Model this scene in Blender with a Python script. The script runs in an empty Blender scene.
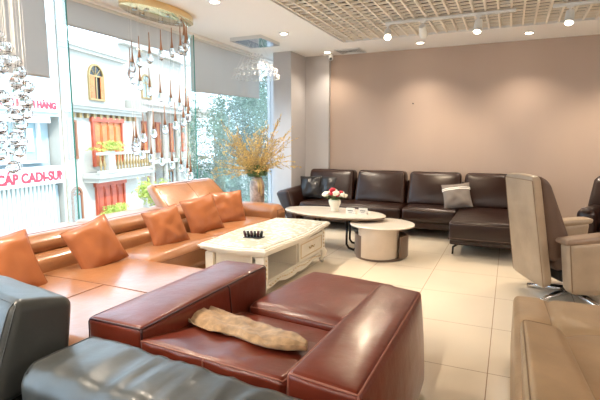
DLP=105; TRP=45; SKY=2.6; SUN=2.0; PANEL=7; EXPO=1.2
import bpy, bmesh, math, random
from mathutils import Vector, Matrix, noise, Euler
random.seed(7)
SC=bpy.context.scene; COL=SC.collection
PI=math.pi
# ------------------------------------------------------------------ materials
def mat(name,col,rough=.5,metal=0,spec=.5,bump=None,var=None,emit=None,coat=0,sheen=0,trans=0,ior=1.45,alpha=1,stretch=None):
    m=bpy.data.materials.new(name); m.use_nodes=True
    nt=m.node_tree; b=nt.nodes['Principled BSDF']
    b.inputs['Base Color'].default_value=(*col,1); b.inputs['Roughness'].default_value=rough
    b.inputs['Metallic'].default_value=metal; b.inputs['Specular IOR Level'].default_value=spec
    b.inputs['Coat Weight'].default_value=coat; b.inputs['Coat Roughness'].default_value=.15
    b.inputs['Sheen Weight'].default_value=sheen
    b.inputs['Transmission Weight'].default_value=trans; b.inputs['IOR'].default_value=ior
    b.inputs['Alpha'].default_value=alpha
    if emit:
        b.inputs['Emission Color'].default_value=(*emit[0],1); b.inputs['Emission Strength'].default_value=emit[1]
    tc=nt.nodes.new('ShaderNodeTexCoord')
    src=tc.outputs['Object']
    if stretch:
        mp=nt.nodes.new('ShaderNodeMapping'); mp.inputs['Scale'].default_value=stretch
        nt.links.new(src,mp.inputs[0]); src=mp.outputs[0]
    if var:
        n=nt.nodes.new('ShaderNodeTexNoise'); n.inputs['Scale'].default_value=var[0]; n.inputs['Detail'].default_value=5
        r=nt.nodes.new('ShaderNodeValToRGB'); k=var[1]
        r.color_ramp.elements[0].position=.35; r.color_ramp.elements[1].position=.65
        r.color_ramp.elements[0].color=(*[c*(1-k) for c in col],1); r.color_ramp.elements[1].color=(*[min(1,c*(1+k)) for c in col],1)
        nt.links.new(src,n.inputs['Vector']); nt.links.new(n.outputs[0],r.inputs[0]); nt.links.new(r.outputs[0],b.inputs['Base Color'])
    if bump:
        n=nt.nodes.new('ShaderNodeTexNoise'); n.inputs['Scale'].default_value=bump[0]; n.inputs['Detail'].default_value=4
        bp=nt.nodes.new('ShaderNodeBump'); bp.inputs['Strength'].default_value=bump[1]; bp.inputs['Distance'].default_value=bump[2] if len(bump)>2 else .01
        nt.links.new(src,n.inputs['Vector']); nt.links.new(n.outputs[0],bp.inputs['Height']); nt.links.new(bp.outputs[0],b.inputs['Normal'])
    return m
def leather(name,col,rough=.38,v=.12,big=9):
    m=mat(name,col,rough,var=(3,v),bump=(320,.12,.003),spec=.5,coat=.12)
    nt=m.node_tree; b=nt.nodes['Principled BSDF']
    bp0=[n for n in nt.nodes if n.type=='BUMP'][0]
    tc=[n for n in nt.nodes if n.type=='TEX_COORD'][0]
    n=nt.nodes.new('ShaderNodeTexNoise'); n.inputs['Scale'].default_value=big; n.inputs['Detail'].default_value=3
    bp=nt.nodes.new('ShaderNodeBump'); bp.inputs['Strength'].default_value=.35; bp.inputs['Distance'].default_value=.012
    nt.links.new(tc.outputs['Object'],n.inputs['Vector']); nt.links.new(n.outputs[0],bp.inputs['Height'])
    nt.links.new(bp0.outputs[0],bp.inputs['Normal']); nt.links.new(bp.outputs[0],b.inputs['Normal'])
    return m
M={}
M['tan']=leather('tan_leather',(.35,.150,.062),.28)
M['tanp']=leather('orange_tan_leather',(.37,.118,.038),.4)
M['tan_line']=mat('tan_seam',(.20,.08,.03),.6); M['tanp_line']=mat('cushion_piping',(.30,.09,.03),.6)
M['red']=leather('oxblood_leather',(.15,.024,.011),.30)
M['red_line']=mat('red_seam',(.32,.12,.08),.5)
M['red_dark']=mat('dark_red_piping',(.05,.012,.012),.4)
M['grey']=leather('charcoal_leather',(.055,.058,.055),.34,big=6)
M['grey_line']=mat('grey_seam',(.06,.065,.065),.5)
M['brown']=leather('dark_brown_leather',(.022,.007,.004),.30)
M['brown_line']=mat('brown_seam',(.13,.08,.06),.5)
M['black']=leather('black_leather',(.014,.013,.015),.35)
M['beige']=leather('beige_leather',(.38,.24,.125),.42)
M['beige_line']=mat('beige_seam',(.26,.16,.085),.6)
M['reclin']=leather('taupe_leather',(.40,.295,.20),.42)
M['reclin_dk']=leather('brown_suede',(.13,.075,.05),.5)
M['reclin_pad']=leather('mid_brown_leather',(.27,.175,.115),.45)  # near arm pad, browner than the taupe far one
M['stone']=mat('stone_top',(.74,.66,.56),.18,var=(2.5,.06))
M['bronze']=mat('bronze_edge',(.30,.19,.11),.35,metal=.4)
M['dkmetal']=mat('dark_metal',(.045,.035,.035),.25,metal=.8)
M['chrome']=mat('chrome',(.75,.75,.77),.13,metal=1,bump=(45,.35,.01))
M['drum']=mat('travertine_drum',(.66,.55,.44),.4,var=(4,.06))
M['drumdk']=mat('dark_taupe_lacquer',(.17,.115,.085),.35)
M['ivory']=mat('ivory_lacquer',(.78,.73,.63),.3,var=(6,.04))
M['gold']=mat('pale_gold',(.60,.44,.22),.3,metal=.5)
M['goldm']=mat('gold_mirror',(.86,.66,.36),.12,metal=1)
M['steel']=mat('mirror_steel',(.72,.74,.76),.1,metal=1)
M['copper']=mat('copper_rod',(.42,.22,.13),.3,metal=.7)
M['wire']=mat('wire',(.85,.82,.78),.4)
M['glassdrop']=mat('drop_glass',(.96,.97,.98),.02,trans=1,ior=1.5)
M['white']=mat('white_plastic',(.8,.8,.78),.35)
M['dark']=mat('black_plastic',(.015,.015,.015),.3)
M['ceil']=mat('ceiling_paint',(.90,.88,.85),.7)
M['grid']=mat('grid_blades',(.90,.82,.70),.55)
M['plenum']=mat('plenum',(.07,.05,.035),.9)
M['wallp']=mat('wallpaper',(.46,.35,.285),.75,var=(1.2,.03),bump=(160,.15,.002),stretch=(1,1,.25))
M['colp']=mat('column_paint',(.50,.48,.485),.7)
M['blind']=mat('blind_cloth',(.66,.63,.60),.85)
_nt=M['blind'].node_tree; _tr=_nt.nodes.new('ShaderNodeBsdfTranslucent'); _tr.inputs[0].default_value=(.66,.63,.60,1); _ms=_nt.nodes.new('ShaderNodeMixShader'); _ms.inputs[0].default_value=.5
_nt.links.new(_nt.nodes['Principled BSDF'].outputs[0],_ms.inputs[1]); _nt.links.new(_tr.outputs[0],_ms.inputs[2]); _nt.links.new(_ms.outputs[0],_nt.nodes['Material Output'].inputs[0])
M['sack']=mat('sack_cloth',(.40,.25,.13),.9,sheen=.2,var=(26,.25),bump=(260,.4,.004))
M['suede']=mat('suede',(.19,.16,.14),.85,bump=(180,.3,.003))
M['lamp']=mat('lamp_face',(1,.9,.75),.4,emit=((1,.86,.66),14))
M['vase']=mat('vase_brown',(.42,.31,.26),.35,var=(14,.35))
M['branch']=mat('twig',(.36,.24,.12),.8)
M['bloss']=mat('yellow_buds',(.62,.45,.16),.7,var=(8,.3))
M['leaf']=mat('green_leaf',(.13,.20,.06),.6)
M['ribbon']=mat('ribbon',(.62,.46,.24),.6)
M['petal']=mat('cream_petals',(.85,.82,.70),.7)
M['rpetal']=mat('red_petals',(.55,.03,.05),.6)
M['paper']=mat('card',(.82,.80,.74),.6)
M['tan'].node_tree.nodes['Principled BSDF'].inputs['Coat Weight'].default_value=.45
# window glass: clear pane with a fresnel reflection
def glassmat(name,tint,f=.5):
    m=bpy.data.materials.new(name); m.use_nodes=True; nt=m.node_tree; nt.nodes.clear()
    o=nt.nodes.new('ShaderNodeOutputMaterial'); mx=nt.nodes.new('ShaderNodeMixShader'); t=nt.nodes.new('ShaderNodeBsdfTransparent')
    g=nt.nodes.new('ShaderNodeBsdfGlossy'); g.inputs['Roughness'].default_value=.01; fr=nt.nodes.new('ShaderNodeFresnel'); fr.inputs[0].default_value=1.35
    mm=nt.nodes.new('ShaderNodeMath'); mm.operation='MULTIPLY'; mm.inputs[1].default_value=f
    t.inputs[0].default_value=(*tint,1)
    nt.links.new(fr.outputs[0],mm.inputs[0]); nt.links.new(mm.outputs[0],mx.inputs[0]); nt.links.new(t.outputs[0],mx.inputs[1]); nt.links.new(g.outputs[0],mx.inputs[2]); nt.links.new(mx.outputs[0],o.inputs[0])
    return m
M['pane']=glassmat('pane_glass',(.965,.99,.985),.4)
M['fin']=glassmat('fin_glass',(.92,.975,.965),.35)
M['finedge']=mat('glass_edge',(.06,.30,.24),.15,trans=.2)
M['tabglass']=mat('glass_top',(.9,.95,.93),.03,trans=1)
# floor tiles
def floor_mat():
    m=mat('floor_tiles',(.76,.66,.52),.12,var=(1.3,.03)); nt=m.node_tree; b=nt.nodes['Principled BSDF']
    tc=nt.nodes.new('ShaderNodeTexCoord'); sp=nt.nodes.new('ShaderNodeSeparateXYZ'); nt.links.new(tc.outputs['Object'],sp.inputs[0])
    def line(out,pitch,off):
        a=nt.nodes.new('ShaderNodeMath'); a.operation='ADD'; a.inputs[1].default_value=-off+pitch*40; nt.links.new(out,a.inputs[0])
        md=nt.nodes.new('ShaderNodeMath'); md.operation='MODULO'; md.inputs[1].default_value=pitch; nt.links.new(a.outputs[0],md.inputs[0])
        c=nt.nodes.new('ShaderNodeMath'); c.operation='LESS_THAN'; c.inputs[1].default_value=.006; nt.links.new(md.outputs[0],c.inputs[0]); return c.outputs[0]
    mx=nt.nodes.new('ShaderNodeMath'); mx.operation='MAXIMUM'
    nt.links.new(line(sp.outputs[0],.68,-.058),mx.inputs[0]); nt.links.new(line(sp.outputs[1],.785,3.06),mx.inputs[1])
    mix=nt.nodes.new('ShaderNodeMix'); mix.data_type='RGBA'
    src=b.inputs['Base Color'].links[0].from_socket
    nt.links.new(mx.outputs[0],mix.inputs[0]); nt.links.new(src,mix.inputs[6]); mix.inputs[7].default_value=(.30,.19,.11,1)
    nt.links.new(mix.outputs[2],b.inputs['Base Color'])
    rr=nt.nodes.new('ShaderNodeMath'); rr.operation='MULTIPLY_ADD'; rr.inputs[1].default_value=.5; rr.inputs[2].default_value=.2
    nt.links.new(mx.outputs[0],rr.inputs[0]); nt.links.new(rr.outputs[0],b.inputs['Roughness'])
    return m
M['floor']=floor_mat()
# frosted floral foil of the coffee table top
def foil():
    m=mat('foil_top',(.72,.68,.58),.12); nt=m.node_tree; b=nt.nodes['Principled BSDF']
    tc=nt.nodes.new('ShaderNodeTexCoord'); v=nt.nodes.new('ShaderNodeTexVoronoi'); v.inputs['Scale'].default_value=22; v.feature='SMOOTH_F1'
    n=nt.nodes.new('ShaderNodeTexNoise'); n.inputs['Scale'].default_value=9; n.inputs['Detail'].default_value=6; n.inputs['Distortion'].default_value=2.5
    mu=nt.nodes.new('ShaderNodeMath'); mu.operation='MULTIPLY'
    nt.links.new(tc.outputs['Object'],v.inputs['Vector']); nt.links.new(tc.outputs['Object'],n.inputs['Vector'])
    nt.links.new(v.outputs[0],mu.inputs[0]); nt.links.new(n.outputs[0],mu.inputs[1])
    r=nt.nodes.new('ShaderNodeValToRGB'); r.color_ramp.elements[0].position=.08; r.color_ramp.elements[1].position=.22
    r.color_ramp.elements[0].color=(.88,.86,.78,1); r.color_ramp.elements[1].color=(.55,.53,.42,1)
    nt.links.new(mu.outputs[0],r.inputs[0]); nt.links.new(r.outputs[0],b.inputs['Base Color'])
    return m
M['foil']=foil()
# ------------------------------------------------------------------ geometry helpers
class MB:
    def __init__(s): s.v=[]; s.f=[]
    def add(s,v,f):
        o=len(s.v); s.v+=[Vector(x) for x in v]; s.f+=[tuple(i+o for i in q) for q in f]; return s
    def box(s,lo,hi,rot=None):
        x0,y0,z0=lo;x1,y1,z1=hi
        v=[(x0,y0,z0),(x1,y0,z0),(x1,y1,z0),(x0,y1,z0),(x0,y0,z1),(x1,y0,z1),(x1,y1,z1),(x0,y1,z1)]
        return s.add(v,[(3,2,1,0),(4,5,6,7),(0,1,5,4),(1,2,6,5),(2,3,7,6),(3,0,4,7)])
    def tube(s,pts,r,n=8,cap=True):
        pts=[Vector(p) for p in pts]; k=len(pts)
        rs=r if isinstance(r,(list,tuple)) else [r]*k
        up=None; rings=[]
        for i,p in enumerate(pts):
            t=(pts[min(i+1,k-1)]-pts[max(i-1,0)])
            t=t.normalized() if t.length>1e-9 else Vector((0,0,1))
            if up is None:
                up=Vector((0,0,1)) if abs(t.z)<.9 else Vector((1,0,0))
            a=t.cross(up)
            if a.length<1e-6: a=t.cross(Vector((0,1,0)))
            a.normalize(); b=t.cross(a).normalized(); up=-b if (-b).dot(up)>0 else b
            rings.append([p+(a*math.cos(2*PI*j/n)+b*math.sin(2*PI*j/n))*rs[i] for j in range(n)])
        v=[q for rg in rings for q in rg]; f=[]
        for i in range(k-1):
            for j in range(n): f.append((i*n+j,i*n+(j+1)%n,(i+1)*n+(j+1)%n,(i+1)*n+j))
        if cap: f.append(tuple(range(n-1,-1,-1))); f.append(tuple((k-1)*n+j for j in range(n)))
        return s.add(v,f)
    def lathe(s,prof,c=(0,0,0),n=24,sx=1,sy=1):
        c=Vector(c); v=[];f=[]
        for r,z in prof:
            for j in range(n): v.append(c+Vector((r*math.cos(2*PI*j/n)*sx,r*math.sin(2*PI*j/n)*sy,z)))
        for i in range(len(prof)-1):
            for j in range(n): f.append((i*n+j,i*n+(j+1)%n,(i+1)*n+(j+1)%n,(i+1)*n+j))
        f.append(tuple(range(n-1,-1,-1))); f.append(tuple((len(prof)-1)*n+j for j in range(n)))
        return s.add(v,f)
    def prism(s,outline,z0,z1,tr=None):
        n=len(outline); v=[(x,y,z0) for x,y in outline]+[(x,y,z1) for x,y in outline]
        if tr: v=[tr(*q) for q in v]
        f=[tuple(range(n-1,-1,-1)),tuple(range(n,2*n))]+[(i,(i+1)%n,n+(i+1)%n,n+i) for i in range(n)]
        return s.add(v,f)
    def xf(s,m):
        s.v=[m@q for q in s.v]; return s
def finish(ob,smooth,bevel):
    me=ob.data
    bm=bmesh.new(); bm.from_mesh(me); bmesh.ops.recalc_face_normals(bm,faces=bm.faces); bm.to_mesh(me); bm.free()
    if smooth:
        for p in me.polygons: p.use_smooth=True
        if smooth!=True:
            bm=bmesh.new(); bm.from_mesh(me)
            for e in bm.edges:
                if len(e.link_faces)==2 and e.calc_face_angle(0)>math.radians(smooth): e.smooth=False
            bm.to_mesh(me); bm.free()
    if bevel:
        b=ob.modifiers.new('bevel','BEVEL'); b.width=bevel; b.segments=2; b.limit_method='ANGLE'; b.angle_limit=math.radians(35)
def root(o):
    while o.parent: o=o.parent
    return o
def part(name,mb,m,parent=None,smooth=35,bevel=0,local=False,label=None):
    me=bpy.data.meshes.new(name)
    v=mb.v
    if parent is not None and not local:
        off=Vector(root(parent).location); v=[q-off for q in v]
    me.from_pydata([tuple(q) for q in v],[],mb.f); me.materials.append(M[m] if isinstance(m,str) else m)
    o=bpy.data.objects.new(name,me); COL.objects.link(o)
    if parent is not None: o.parent=parent
    finish(o,smooth,bevel)
    if label: o['label']=label
    return o
def thing(name,label,cat,loc=(0,0,0),group=None,rz=0):
    o=bpy.data.objects.new(name,None); COL.objects.link(o); o.location=loc; o.rotation_euler=(0,0,rz); o.empty_display_size=.1
    o['label']=label; o['category']=cat
    if group:o['group']=group
    return o
def single(name,mb,m,label,cat,group=None,smooth=35,bevel=0,kind=None,loc=None):
    if loc is None:
        n=len(mb.v); xs=[q.x for q in mb.v]; ys=[q.y for q in mb.v]; zs=[q.z for q in mb.v]
        loc=Vector(((min(xs)+max(xs))/2,(min(ys)+max(ys))/2,min(zs)))
    loc=Vector(loc); mb.v=[q-loc for q in mb.v]
    o=part(name,mb,m,None,smooth,bevel); o.location=loc; o['label']=label; o['category']=cat
    if group:o['group']=group
    if kind:o['kind']=kind
    return o
def struct(name,mb,m,parent=None,smooth=35,bevel=0):
    o=part(name,mb,m,parent,smooth,bevel)
    if parent is None: o['kind']='structure'
    return o
def copy_tree(o,parent=None):
    c=o.copy(); COL.objects.link(c)
    if parent is not None:
        c.parent=parent
    for ch in list(o.children): copy_tree(ch,c)
    return c
# soft box: rounded, puffed, optionally warped to eight corners (order: x fastest, then y, then z)
class Soft:
    def __init__(s,lo,hi,r=.04,puff=(.0,.0,.0),n=14,corners=None,wr=0,wscale=(3,3,3),seed=0,dent=None):
        s.lo=Vector(lo); s.hi=Vector(hi); s.c=(s.lo+s.hi)/2; s.h=(s.hi-s.lo)/2; s.r=r; s.puff=puff; s.n=n; s.corners=[Vector(q) for q in corners] if corners else None
        s.wr=wr; s.ws=wscale; s.seed=seed; s.dent=dent
    def map(s,q,out=0):
        q=Vector(q); r=min(s.r,min(s.h)*.98)
        p=Vector([q[i]*s.h[i] for i in range(3)])
        inn=Vector([max(-(s.h[i]-r),min(s.h[i]-r,p[i])) for i in range(3)])
        d=p-inn
        if d.length>1e-9: d.normalize()
        p=inn+d*(r+out)
        for i in range(3):
            if s.puff[i]:
                j,k=(i+1)%3,(i+2)%3
                w=(1-q[j]**2)*(1-q[k]**2); w=max(w,0)**.6
                p[i]+=s.puff[i]*w*q[i]
        if s.dent: p.z+=s.dent(q)*(.5+.5*q.z)
        if s.wr:
            e=1-max(abs(q[0]),abs(q[1]))**6 if abs(q[2])>.9 else .5
            nv=noise.noise(Vector([p[i]*s.ws[i] for i in range(3)])+Vector((s.seed,0,0)))
            nv=(abs(nv)**.8)*-1+.3
            p+=d*(nv*s.wr*e)
        if s.corners:
            u=[(p[i]/s.h[i]+1)/2 for i in range(3)]
            R=Vector((0,0,0))
            for a in range(8):
                w=1
                for i in range(3): w*= u[i] if (a>>i)&1 else 1-u[i]
                R+=s.corners[a]*w
            return R
        return s.c+p
    def mb(s):
        n=s.n; V={}; verts=[];faces=[]
        cnt=[max(4,min(90,int(n*s.h[i]/max(s.h)))) for i in range(3)]
        def ts(k):
            rr=min(.9,s.r/s.h[k]); L=[]
            m=cnt[k]
            for i in range(m+1): L.append(-1+rr+(2-2*rr)*i/m)
            ed=[rr*(1-math.tan(PI/4*a/3)) for a in (3,2,1)]
            return [-1]+[-1+rr*(1-math.tan(PI/4*a/3)) for a in (2,1)]+L+[1-rr*(1-math.tan(PI/4*a/3)) for a in (1,2)]+[1]
        T=[ts(0),ts(1),ts(2)]
        def vid(a,b,c):
            k=(a,b,c)
            if k not in V: V[k]=len(verts); verts.append(s.map((T[0][a],T[1][b],T[2][c])))
            return V[k]
        N=[len(t)-1 for t in T]
        for ax in range(3):
            j,k=(ax+1)%3,(ax+2)%3
            for side in (0,N[ax]):
                for a in range(N[j]):
                    for b in range(N[k]):
                        q=[]
                        for da,db in ((0,0),(1,0),(1,1),(0,1)):
                            i3=[0,0,0]; i3[ax]=side; i3[j]=a+da; i3[k]=b+db; q.append(vid(*i3))
                        faces.append(tuple(q if side else q[::-1]))
        m=MB(); m.add(verts,faces); return m
    def seam(s,qs,r=.004,n=26,out=.001,closed=False):
        pts=[]
        qs=[Vector(q) for q in qs]
        for i in range(len(qs)-1):
            for t in range(n): pts.append(s.map(qs[i].lerp(qs[i+1],t/n),out))
        pts.append(s.map(qs[-1],out))
        m=MB(); m.tube(pts,r,6); return m
TOP=[(-1,-1,1),(1,-1,1),(1,1,1),(-1,1,1),(-1,-1,1)]
def soft_part(name,S,m,parent,seams=(),line=None,r=.004,local=False,label=None,seamname='seam'):
    o=part(name,S.mb(),m,parent,smooth=True,local=local,label=label)
    if seams:
        mb=MB()
        for q in seams:
            t=S.seam(q,r); mb.add(t.v,t.f)
        part(seamname,mb,line,o,smooth=True,local=local)
    return o
def slab(x0,x1,y0,y1,z0,z1): return MB().box((x0,y0,z0),(x1,y1,z1))
# ------------------------------------------------------------------ camera
cd=bpy.data.cameras.new('camera'); cam=bpy.data.objects.new('camera',cd); COL.objects.link(cam); SC.camera=cam
cd.sensor_width=36; cd.lens=460/600*36; cam.location=(0,0,1.5); cd.clip_start=.05; cd.clip_end=300
cam.rotation_euler=(PI/2-math.atan(60/460),0,math.radians(24.4))
# ------------------------------------------------------------------ room shell
HC=3.0; WX=-4.3; BY=8.0; RX=4.2; NY=-3.2
struct('floor',slab(WX,RX,NY,BY,-.25,0),'floor')
# solid ceiling round the open grid bay (grid bay x -2.45.., y ..7.03)
GX0,GX1,GY0,GY1=-2.45,3.2,-1.0,7.02
c=MB(); c.box((WX,NY,HC),(GX0,BY+.1,HC+.12)); c.box((GX0,GY1,HC),(RX,BY+.1,HC+.12)); c.box((GX1,NY,HC),(RX,GY1,HC+.12)); c.box((GX0,NY,HC),(GX1,GY0,HC+.12))
struct('ceiling',c,'ceil')
c=MB(); c.box((GX0-.1,GY0-.1,HC+.42),(GX1+.1,GY1+.1,HC+.52))
for a in ((GX0-.1,GY0-.1,GX0-.02,GY1+.1),(GX1+.02,GY0-.1,GX1+.1,GY1+.1),(GX0-.1,GY1+.02,GX1+.1,GY1+.1),(GX0-.1,GY0-.1,GX1+.1,GY0-.02)):
    c.box((a[0],a[1],HC+.12),(a[2],a[3],HC+.42))
struct('trim_1',c,'plenum')
g=MB(); x=GX0+.04
while x<GX1: g.box((x,GY0+.02,HC+.0),(x+.022,GY1-.05,HC+.06)); x+=.137
y=GY0+.05
while y<GY1-.05: g.box((GX0+.03,y,HC+.004),(GX1-.02,y+.018,HC+.028)); y+=.135
struct('trim_2',g,'grid')
struct('wall_back',slab(-3.02,RX,BY,BY+.2,-.2,HC+.1),'wallp')
c=MB(); c.prism([(-3.82,7.3),(-3.48,7.3),(-3.48,7.92),(-3.02,7.92),(-3.02,8.2),(-3.82,8.2)],-.2,HC+.1); struct('wall_corner',c,'colp')
struct('wall_left',slab(-4.4,-3.82,8.15,8.3,-.2,HC+.1),'colp')
struct('wall_right',slab(RX,RX+.2,NY,BY+.2,-.2,HC+.6),'colp')
struct('wall_near',slab(WX-.2,RX+.2,NY-.2,NY,-.2,HC+.6),'colp')
struct('baseboard_back',slab(-3.0,RX,BY-.015,BY,0,.09),'colp')
# window wall: three tall panes with slim white joints, glass fins, low kerb, header
JY=[-3.2,.6,3.42,5.48,8.15]
for i in range(4):
    y0,y1=JY[i],JY[i+1]
    fr=MB()
    fr.box((WX-.05,y0,-.02),(WX+.03,y1,.08)); fr.box((WX-.05,y0,HC-.05),(WX+.03,y1,HC+.1))
    fr.box((WX-.02,y0,.08),(WX+.0,y0+.03,HC-.05))
    f=struct('window_%d'%(i+1),fr,'white')
    struct('pane',slab(WX-.035,WX-.023,y0+.03,y1,.08,HC-.05),'pane',f)
t4=MB(); t4.box((WX+.03,NY,HC-.035),(WX+.14,8.1,HC+.0)); struct('trim_3',t4,'ceil',bevel=.004)
for k,yy in enumerate((.6,3.42,5.48)):
    f=MB(); f.box((WX+.01,yy-.006,.08),(WX+.17,yy+.006,HC-.04)); o=struct('trim_%d'%(4+k),f,'fin')
    struct('edge',slab(WX+.17,WX+.176,yy-.007,yy+.007,.08,HC-.04),'finedge',o)
# unseen roof slab over the room, added to stop light leaking in
struct('trim_8',slab(WX-.3,RX+.3,NY-.3,BY+.3,HC+.55,HC+.8),'ceil')
# blinds
def blind(y0,y1,zb,lab,folds,x=WX+.075,skew=0):
    t=thing('roller_blind',lab,'blind',(x,(y0+y1)/2,zb),'grey cloth roller blinds on the window')
    m=MB(); nx=60; nz=14; vs=[];fs=[]
    for side in (0,1):
        for i in range(nx+1):
            for j in range(nz+1):
                u=i/nx; w=j/nz
                yy=y0+(y1-y0)*u; z0=zb+skew*u; zz=HC-.045-(HC-.045-z0)*w
                dx=folds*w*(math.sin(u*34+2*noise.noise((u*4,1,w)))*.5+noise.noise((u*9,w*1.5,3)))*min(1,u*2.2+.15)
                vs.append((x+dx+(.003 if side else 0),yy,zz))
    K=(nx+1)*(nz+1)
    for i in range(nx):
        for j in range(nz):
            a=i*(nz+1)+j; q=(a,a+nz+1,a+nz+2,a+1); fs.append(q); fs.append(tuple(k+K for k in q[::-1]))
    m.add(vs,fs); part('blind_cloth',m,'blind',t,smooth=True)
    r=MB(); r.tube([(x-.0,y0,HC-.045),(x-.0,y1,HC-.045)],.022,10); part('roller',r,'white',t)
    b=MB(); b.tube([(x,y0,zb),(x,y1,zb+skew)],.009,8); part('bottom_bar',b,'white' if not folds else 'blind',t)
blind(.66,3.26,2.12,'cream roller blind let down furthest, at the left edge beside the crystal beads',.004)
blind(3.45,5.44,2.68,'wide grey roller blind rolled mostly up, behind the oval pendant cluster',.004)
blind(5.52,7.5,2.2,'rippled grey roller blind by the corner, beside the square bead chandelier',.02,skew=.06)
# ------------------------------------------------------------------ tan sectional by the window
t=thing('sectional_sofa','long tan leather corner sofa with deep near seat along the window','sofa',(-3.0,3.6,0))
b=MB(); b.box((-3.75,1.62,.06),(-2.0,3.0,.24)); part('base',b,'tan',t,bevel=.02)
b=MB(); b.box((-3.75,3.0,.06),(-2.92,5.7,.24)); part('base',b,'tan',t,bevel=.02)
S=Soft((-3.42,1.6,.20),(-1.93,3.06,.45),.06,(0,0,.02),30)
o=soft_part('seat_cushion',S,'tan',t,[[(-1,.0,1),(1,.0,1)],[(.1,.0,1),(.1,-1,1)],[(-1,1,.72),(1,1,.72),(1,-1,.72)]],'tan_line',.003)
S=Soft((-3.42,3.07,.20),(-2.85,4.22,.45),.07,(0,0,.025),24)
soft_part('seat_cushion',S,'tan',t,[[(1,-1,.5),(1,1,.5)]],'tan_line',.003)
S=Soft((-3.42,4.22,.20),(-2.85,5.46,.45),.07,(0,0,.025),24)
soft_part('seat_cushion',S,'tan',t,[[(1,-1,.5),(1,1,.5)]],'tan_line',.003)
for y0,y1 in ((1.6,3.05),(3.06,4.05),(4.06,5.5)):
    S=Soft((-3.72,y0,.30),(-3.32,y1,.60),.07,(.03,0,0),24); soft_part('back_cushion',S,'tan',t)
    S=Soft((-3.84,y0,.56),(-3.40,y1,.735),.085,(.02,0,.012),24,wr=.003,wscale=(6,4,6),seed=y0); soft_part('back_roll',S,'tan',t,[[(.55,-1,1),(.55,1,1)]],'tan_line',.003)
# raised headrest, tilted back
C=[(-3.66,4.1,.66),(-3.5,4.1,.68),(-3.66,5.42,.66),(-3.5,5.42,.68),(-3.92,4.16,.95),(-3.80,4.16,.99),(-3.92,5.36,.95),(-3.80,5.36,.99)]
S=Soft((-.09,-.63,-.17),(.09,.63,.17),.06,(.02,0,.0),26,corners=C)
soft_part('headrest',S,'tan',t,[[(1,.0,-1),(1,.0,1)],[(1,-.93,-1),(1,-.93,.9),(1,.93,.9),(1,.93,-1)]],'tan_line',.003)
S=Soft((-3.80,5.48,.16),(-2.84,5.80,.60),.10,(.02,.0,.02),24)
soft_part('armrest',S,'tan',t,[[(1,-.75,-1),(1,-.75,.8),(1,.75,.8),(1,.75,-1)]],'tan_line',.005)
b=MB()
for x,y in ((-2.1,1.8),(-2.1,2.85),(-3.6,1.8),(-3.6,5.6),(-3.0,5.6),(-3.0,3.6)): 
    q=MB(); q.tube([(x,y,0),(x,y,.07)],.025,10); part('foot',q,'dkmetal',t)
# pillows
def pillow_mb(sz,th,n=22,wr=.006,seed=0):
    v=[];f=[]
    for side in (1,-1):
        for i in range(n+1):
            for j in range(n+1):
                u=-1+2*i/n; w=-1+2*j/n
                h=th/2*max(0,(1-abs(u)**2.6))**.55*max(0,(1-abs(w)**2.6))**.55
                k=1-.07*(1-abs(u)**2)*abs(w)**3; k2=1-.07*(1-abs(w)**2)*abs(u)**3
                wv=noise.noise((u*2.2+seed,w*2.2,side))*wr*3*min(1,h/th*3)
                v.append((u*sz/2*k2,w*sz/2*k,side*h+wv))
    N=n+1
    for s_ in (0,1):
        for i in range(n):
            for j in range(n):
                a=s_*N*N+i*N+j; q=(a,a+N,a+N+1,a+1); f.append(q if s_==0 else q[::-1])
    m=MB(); m.add(v,f); return m
def pillow(c,nrm,roll,sz,th,m,line,label,group,cat='cushion',name='throw_pillow',seed=0,stripe=False):
    nrm=Vector(nrm).normalized(); up=Vector((0,0,1)); x=up.cross(nrm).normalized(); y=nrm.cross(x).normalized()
    R=Matrix((x,y,nrm)).transposed().to_4x4()@Matrix.Rotation(roll,4,'Z')
    T=Matrix.Translation(c)@R
    t=thing(name,label,cat,c,group)
    mb=pillow_mb(sz,th,seed=seed).xf(T); o=part('cover',mb,m,t,smooth=True)
    if line:
        pts=[]; h=sz/2*.985
        K=[(-h,-h),(h,-h),(h,h),(-h,h),(-h,-h)]
        for a,b_ in zip(K,K[1:]):
            for k in range(8):
                u=k/8; p=(a[0]*(1-u)+b_[0]*u,a[1]*(1-u)+b_[1]*u)
                s=1-.065*(1-(2*u-1)**2)
                if a[0]==b_[0]: p=(p[0]*s,p[1])
                else: p=(p[0],p[1]*s)
                pts.append(T@Vector((p[0],p[1],0)))
        pts.append(pts[0]); q=MB(); q.tube(pts,.005,6); part('piping',q,line,o,smooth=True)
    if stripe:
        for yy in (.20,.26):
            q=MB(); vs=[];fs=[]; n=20
            for i in range(n+1):
                u=(-1+2*i/n)*.985
                for w in (yy*2-.035,yy*2+.035):
                    h=th/2*(1-abs(u)**2.6)**.55*(1-abs(w)**2.6)**.55+.004
                    nv=noise.noise((u*2.2+seed,w*2.2,1))*.018*min(1,h/th*3)
                    vs.append(T@Vector((u*sz/2,w*sz/2,h+nv)))
            for i in range(n): fs.append((2*i,2*i+2,2*i+3,2*i+1))
            q.add(vs,fs); part('stripe',q,'paper',o,smooth=True)
    return t
G='orange tan leather cushions on the window sofa'
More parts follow.
